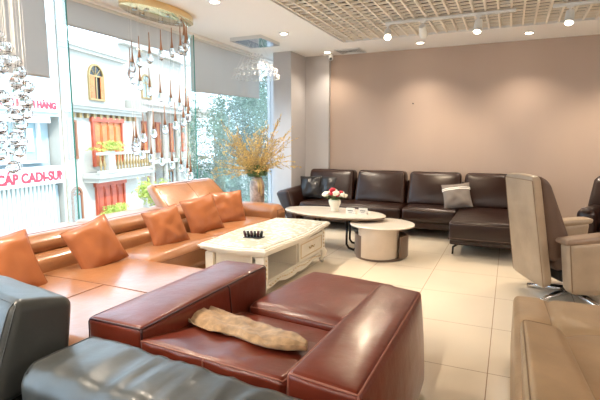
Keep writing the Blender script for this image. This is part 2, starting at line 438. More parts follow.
for k,(c,n,roll,sz,lab) in enumerate([
  ((-3.13,1.97,.62),(.93,-.12,.42),.10,.47,'large orange tan leather cushion at the near left end of the window sofa'),
  ((-3.13,2.74,.62),(.90,-.22,.40),.28,.43,'orange tan leather cushion tilted on a corner, alone in the middle of the window sofa'),
  ((-3.13,3.62,.62),(.90,-.30,.38),.14,.42,'orange tan cushion just short of the raised headrest, nearest of three'),
  ((-3.20,4.32,.64),(.86,-.40,.36),.16,.44,'orange tan cushion in front of the raised headrest, leaning between two others'),
  ((-3.24,4.92,.64),(.80,-.52,.34),.02,.44,'orange tan cushion against the far armrest of the window sofa')]):
    pillow(c,n,roll,sz,.15,'tanp','tanp_line',lab,G,seed=k*3.1)
# ------------------------------------------------------------------ oxblood sofa
t=thing('low_sofa','low boxy oxblood red leather sofa with wide arms and pale stitching','sofa',(-1.15,2.3,0))
LINE=[(-1,-1,1),(1,-1,1),(1,1,1),(-1,1,1),(-1,-1,1)]
def corner_seams(z=-1): return [[(sx,sy,1),(sx,sy,-1)] for sx in (-1,1) for sy in (-1,1)]
S=Soft((-1.885,1.57,.05),(-1.53,2.80,.62),.028,(.012,.01,.015),24,wr=.008,wscale=(9,3,5),seed=4)
soft_part('armrest',S,'red',t,[LINE]+corner_seams()+[[(1,.2,1),(1,.25,-1)]],'red_dark',.006,seamname='piping')
C=[(-.76,1.51,.04),(-.41,1.49,.04),(-.70,2.74,.04),(-.40,2.72,.04),(-.74,1.50,.615),(-.44,1.48,.60),(-.69,2.72,.625),(-.43,2.68,.615)]
S=Soft((-.17,-.62,-.29),(.17,.62,.29),.028,(.05,.02,.012),26,corners=C,wr=.006,wscale=(8,3,5),seed=9)
soft_part('armrest',S,'red',t,[LINE]+corner_seams(),'red_line',.0045,seamname='piping')
# sloping near cushion (lowered back)
C=[(-1.52,1.56,.12),(-.77,1.52,.12),(-1.52,2.46,.12),(-.73,2.38,.12),(-1.55,1.56,.575),(-.76,1.52,.565),(-1.52,2.46,.40),(-.73,2.38,.40)]
S=Soft((-.38,-.47,-.2),(.38,.47,.2),.03,(0,.01,.02),32,corners=C,wr=.03,wscale=(4.5,3,2),seed=2)
soft_part('back_cushion',S,'red',t,[LINE,[(-.02,-1,1),(-.02,-1,-1)]],'red_line',.004,seamname='piping')
C=[(-1.50,2.48,.10),(-.72,2.40,.10),(-1.44,3.42,.10),(-.74,3.34,.10),(-1.50,2.47,.455),(-.73,2.39,.455),(-1.44,3.42,.43),(-.70,3.32,.43)]
S=Soft((-.37,-.46,-.16),(.37,.46,.16),.05,(.01,.01,.03),30,corners=C,wr=.006,wscale=(4,4,2),seed=5)
soft_part('seat_cushion',S,'red',t,[[(-1,-1,.9),(1,-1,.9)]],'red_line',.004)
b=slab(-1.8,-.5,1.62,2.7,.03,.14); part('base',b,'dark',t)
# cloth dust bag lying on it
t=thing('dust_bag','crumpled tan suede cloth bag lying across the red leather sofa','bag',(-1.25,1.93,.57))
def bagmb():
    m=MB(); n=40;k=28; v=[];f=[]
    for i in range(n+1):
        u=i/n
        x=-1.60+.80*u; y=2.06-.20*u+.02*math.sin(u*5)
        w=.168*(math.sin(PI*min(1,.14+.86*u))**.55)*(1+.12*math.sin(u*9)); w=max(w,.018)
        if u>.9: w*=1-.5*((u-.9)/.1)
        h=.022*(1+.5*math.sin(u*7+1))*(math.sin(PI*min(1,.22+.72*u))**.5)+.012
        zc=.575-.175*((y-1.56)/.9)+.022
        for j in range(k):
            a=2*PI*j/k; cx=math.cos(a); sz=math.sin(a)
            nz=noise.noise((x*6,cx*2+y*3,sz*2)); nz2=.7-2*abs(noise.noise((x*6+cx*4,cx*3-x*4,sz*2)))
            yy=y+w*cx*(1+.10*nz); zz=zc+(h*(sz**1 if sz>0 else sz*.12))*(1+.5*nz)+(.022*nz2+.02*nz if sz>0 else 0)
            if u<.12 and sz>0: zz+=.035*(1-u/.12)*abs(sz)
            zz-=.175*(yy-y)/.9
            v.append((x+.02*nz*(1-u),yy,zz))
    for i in range(n):
        for j in range(k): f.append((i*k+j,i*k+(j+1)%k,(i+1)*k+(j+1)%k,(i+1)*k+j))
    f.append(tuple(n*k+j for j in range(k)))
    m.add(v,f); return m
part('bag_body',bagmb(),'sack',t,smooth=True)
m=MB(); pts=[(-1.60+.004*math.sin(a*3),2.06+.10*math.cos(a),.50+.05*max(0,math.sin(a))-.02*math.cos(a)) for a in [2*PI*j/24 for j in range(25)]]; m.tube(pts,.006,6); part('hem',m,'sack',t,smooth=True)
# ------------------------------------------------------------------ grey sofa in the foreground
t=thing('leather_sofa','dark grey leather sofa with one raised headrest, nearest the camera at bottom left','sofa',(-1.6,.9,0))
S=Soft((-.75,-.2,-.2),(.75,.2,.2),.085,(.02,.0,.022),56,wr=.02,wscale=(8,2.0,2),seed=3.7,corners=[(-1.78,1.12,.2),(-.3,1.02,.2),(-1.78,1.50,.2),(-.3,1.38,.2),(-1.80,1.12,.585),(-.3,1.02,.585),(-1.78,1.53,.595),(-.3,1.41,.585)])
soft_part('back_roll',S,'grey',t,[[(-1,-1,.55),(-1,1,.55)],[(-.93,-1,1),(-.93,1,1)]],'grey_line',.003)
C=[(-2.75,1.08,.40),(-1.84,1.03,.40),(-2.75,1.40,.40),(-1.80,1.40,.45),(-2.75,1.34,.84),(-1.84,1.19,.83),(-2.75,1.54,.80),(-1.84,1.47,.765)]
S=Soft((-.5,-.15,-.2),(.5,.15,.2),.045,(.0,.02,.01),34,corners=C,wr=.012,wscale=(3,6,3),seed=21)
soft_part('headrest',S,'grey',t,[[(1,-1,-1),(1,-1,1),(-1,-1,1)],[(.93,-1,-1),(.93,-1,1)]],'grey_line',.003)
S=Soft((-2.75,.10,.15),(-.30,.99,.42),.07,(0,0,.02),30,wr=.01,seed=31); soft_part('seat_cushion',S,'grey',t)
part('base',slab(-2.7,-.35,.15,1.42,.05,.22),'grey',t,bevel=.02)
part('back_frame',slab(-2.7,-1.9,1.06,1.38,.22,.42),'grey',t,bevel=.02)
# ------------------------------------------------------------------ beige sofa, right edge
t=thing('tufted_sofa','beige leather sofa with a buttoned seat at the bottom right corner','sofa',(.8,2.6,0))
S=Soft((.075,1.35,.05),(1.6,3.38,.455),.04,(.0,.0,.012),80,
  dent=lambda q:-.05*math.exp(-((q.x+.73)**2/.02+(q.y-.47)**2/.012))-.02*math.exp(-((q.x+.73)**2)/.0016)*(1 if q.y>.45 else 0)-.02*math.exp(-((q.y-.47)**2)/.0012)*(1 if q.x>-.73 else 0))
soft_part('seat',S,'beige',t,[[(-.73,.47,1),(-.76,1,1),(-.76,1,-1)],[(-.73,.47,1),(1,.42,1)]],'beige_line',.003)
C=[(.095,1.2,.40),(.42,1.2,.40),(.105,2.78,.40),(.36,2.78,.40),(.10,1.2,.60),(.40,1.2,.56),(.105,2.72,.53),(.29,2.76,.50)]
S=Soft((-.15,-.8,-.1),(.15,.8,.1),.05,(0,0,.012),34,corners=C)
soft_part('armrest',S,'beige',t,[[(-.97,-1,1),(-.97,.97,1),(.6,.97,1)]],'beige_line',.003)
part('base',slab(.12,1.55,1.4,3.3,.0,.06),'dark',t)
# ------------------------------------------------------------------ dark brown sofa at the back wall
t=thing('chaise_sofa','long dark brown leather sofa with a chaise end against the back wall','sofa',(-1.6,7.4,0))
part('base',slab(-3.2,-.7,7.14,7.88,.14,.26),'brown',t,bevel=.02)
part('base',slab(-.66,.30,6.2,7.88,.14,.26),'brown',t,bevel=.02)
for x0,x1,y0 in ((-3.24,-1.50,7.08),(-1.49,-.67,7.08)):
    S=Soft((x0,y0,.24),(x1,7.78,.46),.055,(0,.015,.02),26,wr=.006,seed=x0)
    soft_part('seat_cushion',S,'brown',t,[[(-1,-1,.8),(1,-1,.8)]],'brown_line',.004)
S=Soft((-.67,6.14,.20),(.32,7.78,.46),.05,(0,.01,.02),28); soft_part('seat_cushion',S,'brown',t,[[(-1,1,.75),(-1,-1,.75),(1,-1,.75)],[(-1,1,-.7),(-1,-1,-.7),(1,-1,-.7)]],'brown_line',.004)
for x0,x1 in ((-3.3,-2.42),(-2.40,-1.53),(-1.51,-.655),(-.645,.25)):
    C=[(x0,7.50,.44),(x1,7.50,.44),(x0,7.85,.44),(x1,7.85,.44),(x0+.03,7.66,.99),(x1-.03,7.66,.99),(x0+.03,7.9,.97),(x1-.03,7.9,.97)]
    S=Soft((-.43,-.15,-.27),(.43,.15,.27),.06,(0,.05,.0),24,corners=C,wr=.014,wscale=(3,3,3),seed=x0*3)
    soft_part('back_cushion',S,'brown',t,[[(-.96,-1,-1),(-.96,-1,.93),(.96,-1,.93),(.96,-1,-1)]],'brown_line',.003)
part('back_frame',slab(-3.3,.3,7.86,7.96,.2,.82),'brown',t,bevel=.02)
C=[(-3.42,7.02,.10),(-3.24,7.02,.10),(-3.42,7.88,.10),(-3.24,7.88,.10),(-3.68,7.02,.61),(-3.40,7.02,.66),(-3.44,7.88,.68),(-3.24,7.88,.72)]
S=Soft((-.1,-.43,-.3),(.1,.43,.3),.06,(.02,.0,.02),22,corners=C); soft_part('armrest',S,'brown',t,[[(-1,-1,-1),(-1,-1,1),(1,-1,1),(1,-1,-1)]],'brown_line',.004)
for x,y in ((-.60,6.28),(.22,6.28),(-3.1,7.2),(-1.55,7.2),(-.75,7.2),(.22,7.8),(-3.1,7.8)):
    q=MB(); q.tube([(x-.02,y-.03,.006),(x-.015,y-.03,.10),(x+.06,y+.03,.155)],[.012,.014,.018],8); part('leg',q,'dkmetal',t,smooth=True)
pillow((-3.18,7.47,.68),(.12,-.9,.36),.05,.40,.14,'black','grey_line','black leather cushion in front, at the left arm of the dark brown sofa','black cushions on the dark brown sofa',seed=4)
pillow((-2.93,7.56,.685),(-.1,-.93,.30),-.08,.40,.12,'black','grey_line','black leather cushion half hidden behind another on the dark brown sofa','black cushions on the dark brown sofa',seed=8)
pillow((-.70,7.34,.655),(.12,-.83,.52),.14,.42,.15,'suede',None,'grey suede cushion with two pale stripes on the dark brown sofa',None,seed=6,stripe=True)
# ------------------------------------------------------------------ white carved coffee table
t=thing('coffee_table','ivory carved coffee table with drawer and frosted floral glass top','table',(-2.38,4.42,0))
def wavy(x0,x1,y0,y1,amp=.03,n=20,r=.05,grow=0):
    x0-=grow;x1+=grow;y0-=grow;y1+=grow; P=[]
    def side(a,b,nx,ny,L):
        for i in range(n):
            u=i/n; e=math.sin(PI*u)**.7
            k=amp*(e*(.55+.45*math.cos(2*PI*(u-.5))))
            P.append((a[0]+(b[0]-a[0])*u+nx*k,a[1]+(b[1]-a[1])*u+ny*k))
    side((x0,y0),(x1,y0),0,-1,0); side((x1,y0),(x1,y1),1,0,0); side((x1,y1),(x0,y1),0,1,0); side((x0,y1),(x0,y0),-1,0,0)
    return P
X0,X1,Y0,Y1=-2.70,-2.03,3.66,5.24
m=MB()
for g_,za,zb in ((-.015,.405,.425),(.0,.425,.44),(.03,.44,.462),(.045,.462,.482),(.03,.482,.494)):
    m.prism(wavy(X0,X1,Y0,Y1,.045,24,grow=g_),za,zb)
top=part('table_top',m,'ivory',t,smooth=30,bevel=.004)
m=MB(); m.prism(wavy(X0,X1,Y0,Y1,.045,24,grow=.0),.494,.501); part('glass_inlay',m,'foil',top)
part('shelf',slab(X0+.03,X1-.03,Y0+.03,Y1-.03,.13,.155),'ivory',t,bevel=.004)
m=MB(); m.box((X0+.03,Y0+.55,.155),(X0+.05,Y1-.03,.405)); part('back_panel',m,'ivory',t)
for y in (4.42,5.17): part('side_panel',slab(X0+.03,X1-.02,y,y+.02,.155,.405),'ivory',t)
m=MB(); m.box((X0+.10,Y0+.05,.155),(X1-.16,Y0+.07,.405)); part('side_panel',m,'ivory',t)
d=part('drawer',slab(X1-.30,X1-.002,4.46,5.15,.168,.392),'ivory',t,bevel=.006)
m=MB()
for a in ((4.50,5.11,.20,.208),(4.50,5.11,.352,.36)): m.box((X1-.006,a[0],a[2]),(X1+.003,a[1],a[3]))
for a in ((4.50,4.508),(5.102,5.11)): m.box((X1-.006,a[0],.20),(X1+.003,a[1],.36))
part('moulding',m,'gold',d)
m=MB()
for k in range(9):
    a=-1+2*k/8; m.lathe([(.002,-.006),(.012-.004*abs(a),0),(.002,.006)],(X1+.004,4.805+a*.07,.28+.012*math.cos(a*5)),8)
part('carved_handle',m,'gold',d,smooth=True)
for (x,y) in ((X0+.05,Y0+.05),(X1-.05,Y0+.05),(X0+.05,Y1-.05),(X1-.05,Y1-.05)):
    m=MB(); sx=1 if x>-2.4 else -1; sy=1 if y>4.4 else -1
    m.box((x-.045,y-.045,.155),(x+.045,y+.045,.405))
    m.tube([(x,y,.17),(x+.03*sx,y+.03*sy,.12),(x+.022*sx,y+.022*sy,.07),(x+.0*sx,y+.0*sy,.035),(x+.03*sx,y+.03*sy,.012)],[.055,.05,.032,.02,.03],10)
    o=part('leg',m,'ivory',t,smooth=40,bevel=.004)
    m=MB()
    for k in range(5): m.lathe([(.001,-.012),(.010,0),(.001,.012)],(x+.047*sx*1,y,.2+k*.042),8)
    part('carving',m,'gold',o,smooth=True)
def apron(a,b,horiz):
    n=28; m=MB(); up=[];dn=[]
    for i in range(n+1):
        u=i/n; z=.13-.03-.045*abs(math.cos(3*PI*u))*(.5+.5*math.sin(PI*u))-.03*math.exp(-((u-.5)/.09)**2)
        up.append((u,.135)); dn.append((u,z))
    poly=up+dn[::-1]
    if horiz: m.prism([(a[1]+(b[1]-a[1])*u,z) for u,z in poly],a[0]-.012,a[0]+.012,tr=lambda p,q,r:(r,p,q))
    else: m.prism([(a[0]+(b[0]-a[0])*u,z) for u,z in poly],a[1]-.012,a[1]+.012,tr=lambda p,q,r:(p,r,q))
    return m
o=part('apron',apron((X1-.03,Y0+.1),(X1-.03,Y1-.1),True),'ivory',t)
m=MB()
for k in range(25):
    u=k/24; m.lathe([(.001,-.007),(.011+.006*(k%3==0),0),(.001,.007)],(X1-.014,Y0+.15+(Y1-Y0-.3)*u,.115-.012*math.cos(6*PI*u)),7)
part('carving',m,'gold',o,smooth=True)
part('apron',apron((X0+.1,Y0+.03),(X1-.1,Y0+.03),False),'ivory',t)
part('apron',apron((X0+.03,Y0+.1),(X0+.03,Y1-.1),True),'ivory',t)
# dark little holder on it
t=thing('pen_holder','small dark ribbed holder standing on the frosted coffee table','holder',(-2.27,4.10,.501))
part('tray',slab(-2.46,-2.27,4.00,4.12,.501,.508),'dark',t)
for k in range(6):
    m=MB(); m.tube([(-2.44+.030*k,4.02+.012*k,.508),(-2.445+.031*k,4.02+.012*k,.53),(-2.46+.036*k,4.02+.012*k,.57)],[.012,.016,.013],10); part('tube',m,mat('maroon',(.06,.02,.025),.4) if k==0 else 'dark' if k%2 else bpy.data.materials['maroon'],t,smooth=True)
# ------------------------------------------------------------------ oval and round tables
t=thing('oval_table','oval stone top coffee table with bronze rim and dark metal legs','table',(-2.22,6.02,0))
ca,sa=math.cos(-.17),math.sin(-.17)
def rot(mb,c,a):
    return mb.xf(Matrix.Translation(c)@Matrix.Rotation(a,4,'Z'))
m=MB(); m.lathe([(.96,.480),(1,.486),(1,.497),(.985,.503)],(0,0,0),64,.78,.40); rot(m,(-2.22,6.02,0),-.17); part('table_top',m,'stone',t,smooth=30)
m=MB(); m.lathe([(.93,.462),(.985,.468),(.985,.480)],(0,0,0),64,.78,.40); rot(m,(-2.22,6.02,0),-.17); part('rim',m,'bronze',t,smooth=30)
for sx in (-1,1):
    m=MB()
    for yy in (-.16,.16):
        m.tube([(sx*.22,yy,.462),(sx*.22,yy,.08),(sx*.25,yy*1.05,.035),(sx*.32,yy*1.2,.015)],[.016,.016,.017,.015],8)
    m.tube([(sx*.22,-.16,.45),(sx*.22,.16,.45)],.014,8)
    m.tube([(sx*.32,-.21,.014),(sx*.34,0,.014),(sx*.32,.21,.014)],.013,8)
    rot(m,(-2.22,6.02,0),-.17+.35); part('leg',m,'dkmetal',t,smooth=True)
t=thing('round_table','round cream drum side table with a dark curved drawer behind','table',(-1.46,5.80,0))
m=MB(); m.lathe([(.40,.408),(.415,.412),(.415,.425),(.405,.432)],(-1.46,5.80,0),56); part('table_top',m,'stone',t,smooth=30)
m=MB(); m.lathe([(.255,.03),(.255,.408)],(-1.475,5.68,0),56); part('drum',m,'drum',t)
m=MB(); m.lathe([(.31,.0),(.31,.03)],(-1.47,5.75,0),40); part('plinth',m,'drumdk',t)
out=[];
for k in range(25):
    a=-.55+4.75*k/24; out.append((-1.46+.345*math.cos(a),5.78+.345*math.sin(a)))
for k in range(25):
    a=4.20-4.75*k/24; out.append((-1.46+.315*math.cos(a),5.78+.315*math.sin(a)))
m=MB(); m.prism(out,.03,.30); part('drawer',m,'drumdk',t)
# flower vase and cards on the oval table
t=thing('flower_vase','white vase of cream and red roses on the oval table','vase',(-2.20,6.03,.503))
cx,cy=-2.20,6.03
m=MB(); m.lathe([(.045,.503),(.055,.51),(.045,.53),(.062,.57),(.082,.62),(.085,.66),(.072,.675),(.06,.66)],(cx,cy,0),20); part('vase_body',m,'petal',t,smooth=True)
rnd=random.Random(3)
for k in range(24):
    a=rnd.random()*2*PI; rr=math.sqrt(rnd.random())*.16; h=.735+.05*(1-(rr/.145)**2)+rnd.uniform(-.012,.012)
    red= k in (3,7,10,14,18,20,22)
    m=MB(); rr=rr if not red else rr*.6
    c0=Vector((cx+rr*math.cos(a),cy+rr*math.sin(a)*.8,h+(.03 if red else 0))); R=.036 if not red else .034
    for q in range(3):
        s=R*(1-.27*q); n=14; vs=[];fs=[]
        pr=[(.2,-.6),(.8,-.3),(1,.15),(.9,.55),(.7,.7),(.55,.45)]
        for (r_,z_) in pr:
            for j in range(n): 
                w=1+.13*math.sin(5*2*PI*j/n+q*2+a)
                vs.append(c0+Vector((r_*s*w*math.cos(2*PI*j/n),r_*s*w*math.sin(2*PI*j/n),z_*s+.006*q)))
        for i in range(len(pr)-1):
            for j in range(n): fs.append((i*n+j,i*n+(j+1)%n,(i+1)*n+(j+1)%n,(i+1)*n+j))
        m.add(vs,fs)
    part('rose',m,'rpetal' if red else 'petal',t,smooth=True,label='red rose' if red else 'cream rose')
m=MB()
for k in range(70):
    a=rnd.random()*2*PI; r0=.05+rnd.random()*.1; c0=Vector((cx+r0*math.cos(a),cy+r0*math.sin(a)*.8,.69+rnd.random()*.05)); d1=Vector((math.cos(a),math.sin(a),rnd.uniform(-.4,.3))).normalized()*.035; d2=Vector((-math.sin(a),math.cos(a),0))*.012
    m.add([c0-d1,c0+d2,c0+d1,c0-d2],[(0,1,2,3)])
lf=part('foliage',m,'leaf',t); lf['kind']='stuff'
m=MB(); m.tube([(cx,cy,.56),(cx,cy,.70)],[.03,.045],10); part('stems',m,'leaf',t,smooth=True)
for k,(x,y,lab) in enumerate([(-1.93,5.90,'small white price card left of its twin on the oval table'),(-1.77,5.95,'small white price card right of its twin on the oval table')]):
    m=MB(); m.add([(x-.06,y,.503),(x+.06,y+.008,.503),(x+.06,y+.025,.585),(x-.06,y+.017,.585),(x-.06,y+.05,.503),(x+.06,y+.058,.503)],[(0,1,2,3),(3,2,5,4),(0,3,4),(1,5,2)])
    tt=thing('price_card',lab,'card',(x,y,.503),'price cards on the oval table'); part('card',m,'paper',tt,smooth=0)
    m=MB()
    for (a,b_) in ((-.02,.30),(-.012,.62)):
        pass
    m.box((x-.038,y+.006,.545),(x+.036,y+.009,.553)); m.box((x-.024,y+.002,.525),(x+.024,y+.005,.529)); part('printing',m,'dark',tt)
# ------------------------------------------------------------------ tall vase with forsythia branches
t=thing('floor_vase','tall mottled brown floor vase of yellow budding branches beside the window','vase',(-3.5,6.12,0))
m=MB(); m.lathe([(.08,0),(.10,.02),(.105,.3),(.11,.6),(.115,.80),(.10,.88),(.075,.905),(.085,.935),(.07,.93),(.06,.88)],(-3.5,6.12,0),28); part('vase_body',m,'vase',t,smooth=True)
m=MB(); m.lathe([(.086,.872),(.092,.885),(.082,.905)],(-3.5,6.12,0),20)
m.tube([(-3.41,6.06,.89),(-3.385,6.04,.80),(-3.39,6.05,.66)],[.018,.02,.012],6); m.tube([(-3.43,6.03,.89),(-3.41,6.01,.82),(-3.415,6.02,.72)],[.016,.016,.01],6)
part('ribbon',m,'ribbon',t,smooth=True)
rnd=random.Random(11)
br=MB(); bl=MB(); lv=MB()
def bud(c,s,mbx,rn):
    d=Vector((rn.gauss(0,1),rn.gauss(0,1),rn.gauss(0,1))).normalized(); a=d.cross(Vector((.3,.2,1))).normalized(); b_=d.cross(a)
    mbx.add([c-d*s,c+a*s*.55,c+d*s,c-a*s*.55,c+b_*s*.55,c-b_*s*.55],[(0,1,2,3),(0,4,2,5)])
for k in range(84):
    az=rnd.random()*2*PI; el=math.asin(rnd.uniform(.02,.98)); L=rnd.uniform(.55,.95)*(1.0 if el>.5 else .85)
    d=Vector((math.cos(az)*math.cos(el)*.78,math.sin(az)*math.cos(el),math.sin(el)))
    p=Vector((-3.5,6.12,.93)); pts=[p-Vector((0,0,.1)),p+Vector((rnd.uniform(-.04,.04),rnd.uniform(-.04,.04),.03))]
    cur=(d*.8+Vector((0,0,.55))).normalized(); n=9
    for i in range(n):
        cur=(cur*.72+d*.28+Vector((rnd.gauss(0,.05),rnd.gauss(0,.05),rnd.gauss(0,.04)-(.06 if el<.4 else 0)))).normalized()
        q=pts[-1]+cur*L/n
        if q.x<-4.02: q.x=-4.02
        pts.append(q)
    br.tube(pts,[.0035]*3+[.0022]*(len(pts)-3),4)
    for i in range(2,len(pts)):
        for q in range(6):
            c=pts[i-1].lerp(pts[i],rnd.random())+Vector((rnd.gauss(0,.012),rnd.gauss(0,.012),rnd.gauss(0,.012)))
            bud(c,rnd.uniform(.009,.015),bl if i>3 or rnd.random()<.4 else lv,rnd)
        if i>3 and rnd.random()<.6:
            sd=(cur+Vector((rnd.gauss(0,.6),rnd.gauss(0,.6),rnd.gauss(0,.5)))).normalized()*rnd.uniform(.08,.16); e=pts[i]+sd
            if e.x<-4.02: e.x=-4.02
            br.tube([pts[i],e],[.0022,.0015],4)
            for q in range(6): bud(pts[i].lerp(e,rnd.random()),rnd.uniform(.009,.016),bl,rnd)
for k in range(420):
    a=rnd.random()*2*PI; r0=rnd.random()**.6*.16; bud(Vector((-3.5+r0*math.cos(a),6.12+r0*math.sin(a),.96+rnd.random()*.16)),rnd.uniform(.012,.026),lv,rnd)
b1=part('branches',br,'branch',t,smooth=0); b1['kind']='stuff'
b1=part('blossoms',bl,'bloss',t,smooth=0); b1['kind']='stuff'
b1=part('leaves',lv,'leaf',t,smooth=0); b1['kind']='stuff'
# ------------------------------------------------------------------ taupe recliner (local frame: faces +x)
t=thing('recliner_chair','taupe leather swivel recliner seen from behind with silver star base','chair',(.54,5.05,0),rz=math.radians(28))
L=True
C=[(-.36,-.28,.14),(-.27,-.27,.18),(-.36,.28,.17),(-.27,.27,.2),(-.52,-.25,1.16),(-.43,-.24,1.17),(-.52,.25,1.16),(-.43,.24,1.17)]
S=Soft((-.09,-.3,-.45),(.09,.3,.45),.04,(.0,.0,.02),26,corners=C)
soft_part('backrest',S,'reclin',t,[[(-1,-.97,-1),(-1,-.97,.96),(-1,.97,.96),(-1,.97,-1)]],'beige_line',.004,local=L)
C=[(-.29,-.262,.38),(-.06,-.262,.42),(-.29,.262,.38),(-.06,.262,.42),(-.435,-.235,1.175),(-.33,-.235,1.12),(-.435,.235,1.175),(-.33,.235,1.12)]
S=Soft((-.08,-.25,-.38),(.08,.25,.38),.05,(.03,0,.02),22,corners=C)
soft_part('back_cushion',S,'reclin_dk',t,local=L,label='dark brown inner back cushion')
S=Soft((-.25,-.27,.30),(.42,.27,.50),.07,(0,0,.03),22); soft_part('seat_cushion',S,'reclin_dk',t,local=L)
for sy in (-1,1):
    y0,y1=(.28,.44) if sy>0 else (-.44,-.28)
    C=[(-.20,y0,.14),(.40,y0,.14),(-.20,y1,.14),(.40,y1,.14),(-.26,y0,.60),(.46,y0,.66),(-.26,y1,.60),(.46,y1,.66)]
    S=Soft((-.33,-.08,-.25),(.33,.08,.25),.05,(0,.015,.03),22,corners=C)
    o=soft_part('armrest',S,'reclin',t,[[(-1,sy*1,-1),(-1,sy*1,1),(1,sy*1,1)]],'beige_line',.005,local=L)
    C=[(-.29,y0-.005,.585),(.47,y0-.005,.645),(-.29,y1+.005,.585),(.47,y1+.005,.645),(-.29,y0-.005,.625),(.48,y0-.005,.69),(-.29,y1+.005,.625),(.48,y1+.005,.69)]
    S=Soft((-.36,-.09,-.02),(.36,.09,.02),.018,(0,0,.02),20,corners=C); soft_part('arm_pad',S,'reclin_pad' if sy<0 else 'reclin',t,local=L)
part('underframe',MB().box((-.2,-.27,.2),(.38,.27,.31)),'dark',t,local=L,bevel=.02)
m=MB(); m.lathe([(.05,.05),(.035,.2)],(.02,-.10,0),14); part('post',m,'chrome',t,local=L)
m=MB(); m.tube([(-.33,-.2,.33),(-.372,-.2,.33)],.012,10); part('button',m,'dark',t,local=L)
for k in range(5):
    a=PI+.35+k*2*PI/5; m=MB(); d=Vector((math.cos(a),math.sin(a),0)); s=Vector((.02,-.10,0))
    m.tube([s+Vector((0,0,.075)),s+d*.2+Vector((0,0,.055)),s+d*.40+Vector((0,0,.024))],[.036,.030,.022],8); part('base_leg',m,'chrome',t,local=L,smooth=True)
# dark brown recliner at right edge
t=thing('leather_armchair','dark brown leather armchair cut off by the right edge, by the back wall','chair',(1.41,6.72,0),rz=math.radians(-28))
S=Soft((-.30,-.28,.22),(.30,.30,.50),.07,(0,0,.03),20); soft_part('seat_cushion',S,'brown',t,local=L)
for sx in (-1,1):
    x0,x1=(.28,.50) if sx>0 else (-.50,-.28)
    S=Soft((x0,-.40,.12),(x1,.40,.66),.09,(.01,0,.02),20); o=soft_part('armrest',S,'brown',t,local=L)
    C=[(x0-.01,-.1,.55),(x1+.01,-.1,.55),(x0,.42,.55),(x1,.42,.55),(x0+sx*.02,.16,1.02),(x1-.02*(sx>0)+.0,.16,1.02),(x0,.40,1.04),(x1,.40,1.04)]
    S=Soft((-.1,-.2,-.25),(.1,.2,.25),.06,(0,.02,.02),16,corners=C); soft_part('wing',S,'brown',t,local=L)
for z0,z1,y in ((.46,.74,.16),(.74,1.0,.20),(1.0,1.24,.20)):
    S=Soft((-.27,y,z0),(.27,y+.24,z1),.07,(0,.03,.0),18); soft_part('back_cushion',S,'black' ,t,local=L)
part('base',MB().box((-.42,-.32,.0),(.42,.36,.14)),'dark',t,local=L,bevel=.01)
# ------------------------------------------------------------------ ceiling fittings
def spot(loc,target,power,size=70,col=(1,.80,.56),rad=.04,name='spot_light'):
    l=bpy.data.lights.new(name,'SPOT'); l.energy=power; l.color=col; l.spot_size=math.radians(size); l.spot_blend=.8; l.shadow_soft_size=rad
    o=bpy.data.objects.new(name,l); COL.objects.link(o); o.location=loc
    o.rotation_euler=(Vector(target)-Vector(loc)).to_track_quat('-Z','Y').to_euler(); return o
dl=[(-3.0,6.06,'recessed downlight between the square chandelier and the ceiling grid'),(-3.01,4.39,'recessed downlight at the top edge, right of the oval chandelier plate'),(-2.94,7.62,'recessed downlight beside the small dome camera in the corner'),(-1.35,7.48,'recessed downlight over the middle of the dark brown sofa'),(.16,7.44,'recessed downlight at the far right near the back wall'),
    (1.7,7.44,None),(-3.0,2.6,None),(-3.0,.9,None),(-3.0,-.8,None)]  # the ones without a label are unseen, added for overall fill light
for x,y,lab in dl:
    t=thing('downlight',lab or 'recessed ceiling downlight added for fill outside the picture','downlight',(x,y,HC-.012),'recessed ceiling downlights')
    m=MB(); m.lathe([(.062,HC-.012),(.075,HC-.006),(.075,HC-.001),(.05,HC-.001)],(x,y,0),24); part('ring',m,'white',t)
    m=MB(); m.lathe([(.048,HC-.014),(.048,HC-.0125)],(x,y,0),20); part('lens',m,'lamp',t)
    spot((x,y,HC-.03),(x,y-(.5 if y>7 else -.001),0),DLP*((.3 if x<-2 else .5) if y>7 else 1),125,col=(1,.85,.67),rad=.05)
def track(x0,x1,y,heads,lab):
    t=thing('track_rail',lab,'track',((x0+x1)/2,y,HC-.045),'lighting tracks under the grid')
    part('rail',slab(x0,x1,y-.017,y+.017,HC-.045,HC-.012),'white',t,bevel=.003)
    for (hx,tx,ty,tz,hl,pw) in heads:
        h=thing('track_spotlight',hl,'spotlight',(hx,y,HC-.2),'white track spotlights')
        m=MB(); m.tube([(hx,y,HC-.045),(hx,y,HC-.12)],.012,8); m.box((hx-.03,y-.014,HC-.06),(hx+.03,y+.014,HC-.045)); part('stem',m,'white',h)
        c=Vector((hx,y,HC-.15)); d=(Vector((tx,ty,tz))-c).normalized()
        m=MB(); m.tube([c-d*.06,c-d*.055,c+d*.085,c+d*.09],[.03,.043,.05,.046],16); o=part('lamp_head',m,'white',h)
        m=MB(); m.tube([c+d*.091,c+d*.094],.038,16); part('lens',m,'lamp',o)
        spot(c+d*.12,(tx,ty,tz),pw,60,rad=.03)
track(-1.53,-.02,6.02,[(-1.50,-.9,3.4,.4,'white track spotlight facing out brightly, at the left end of the far rail',TRP),(-1.06,-1.0,7.9,.9,'white track spotlight second along the far rail, over the sofa',TRP),(-.42,-.6,5.0,.0,'white track spotlight third along the far rail, before its right end',TRP)],'white lighting track below the grid, nearer the window')
track(.35,2.2,6.02,[(.52,.3,4.6,.0,'white track spotlight at the upper right corner of the view',TRP),(1.2,1.3,7.9,1.0,'white track spotlight beyond the right edge',TRP)],'white lighting track below the grid at the upper right')
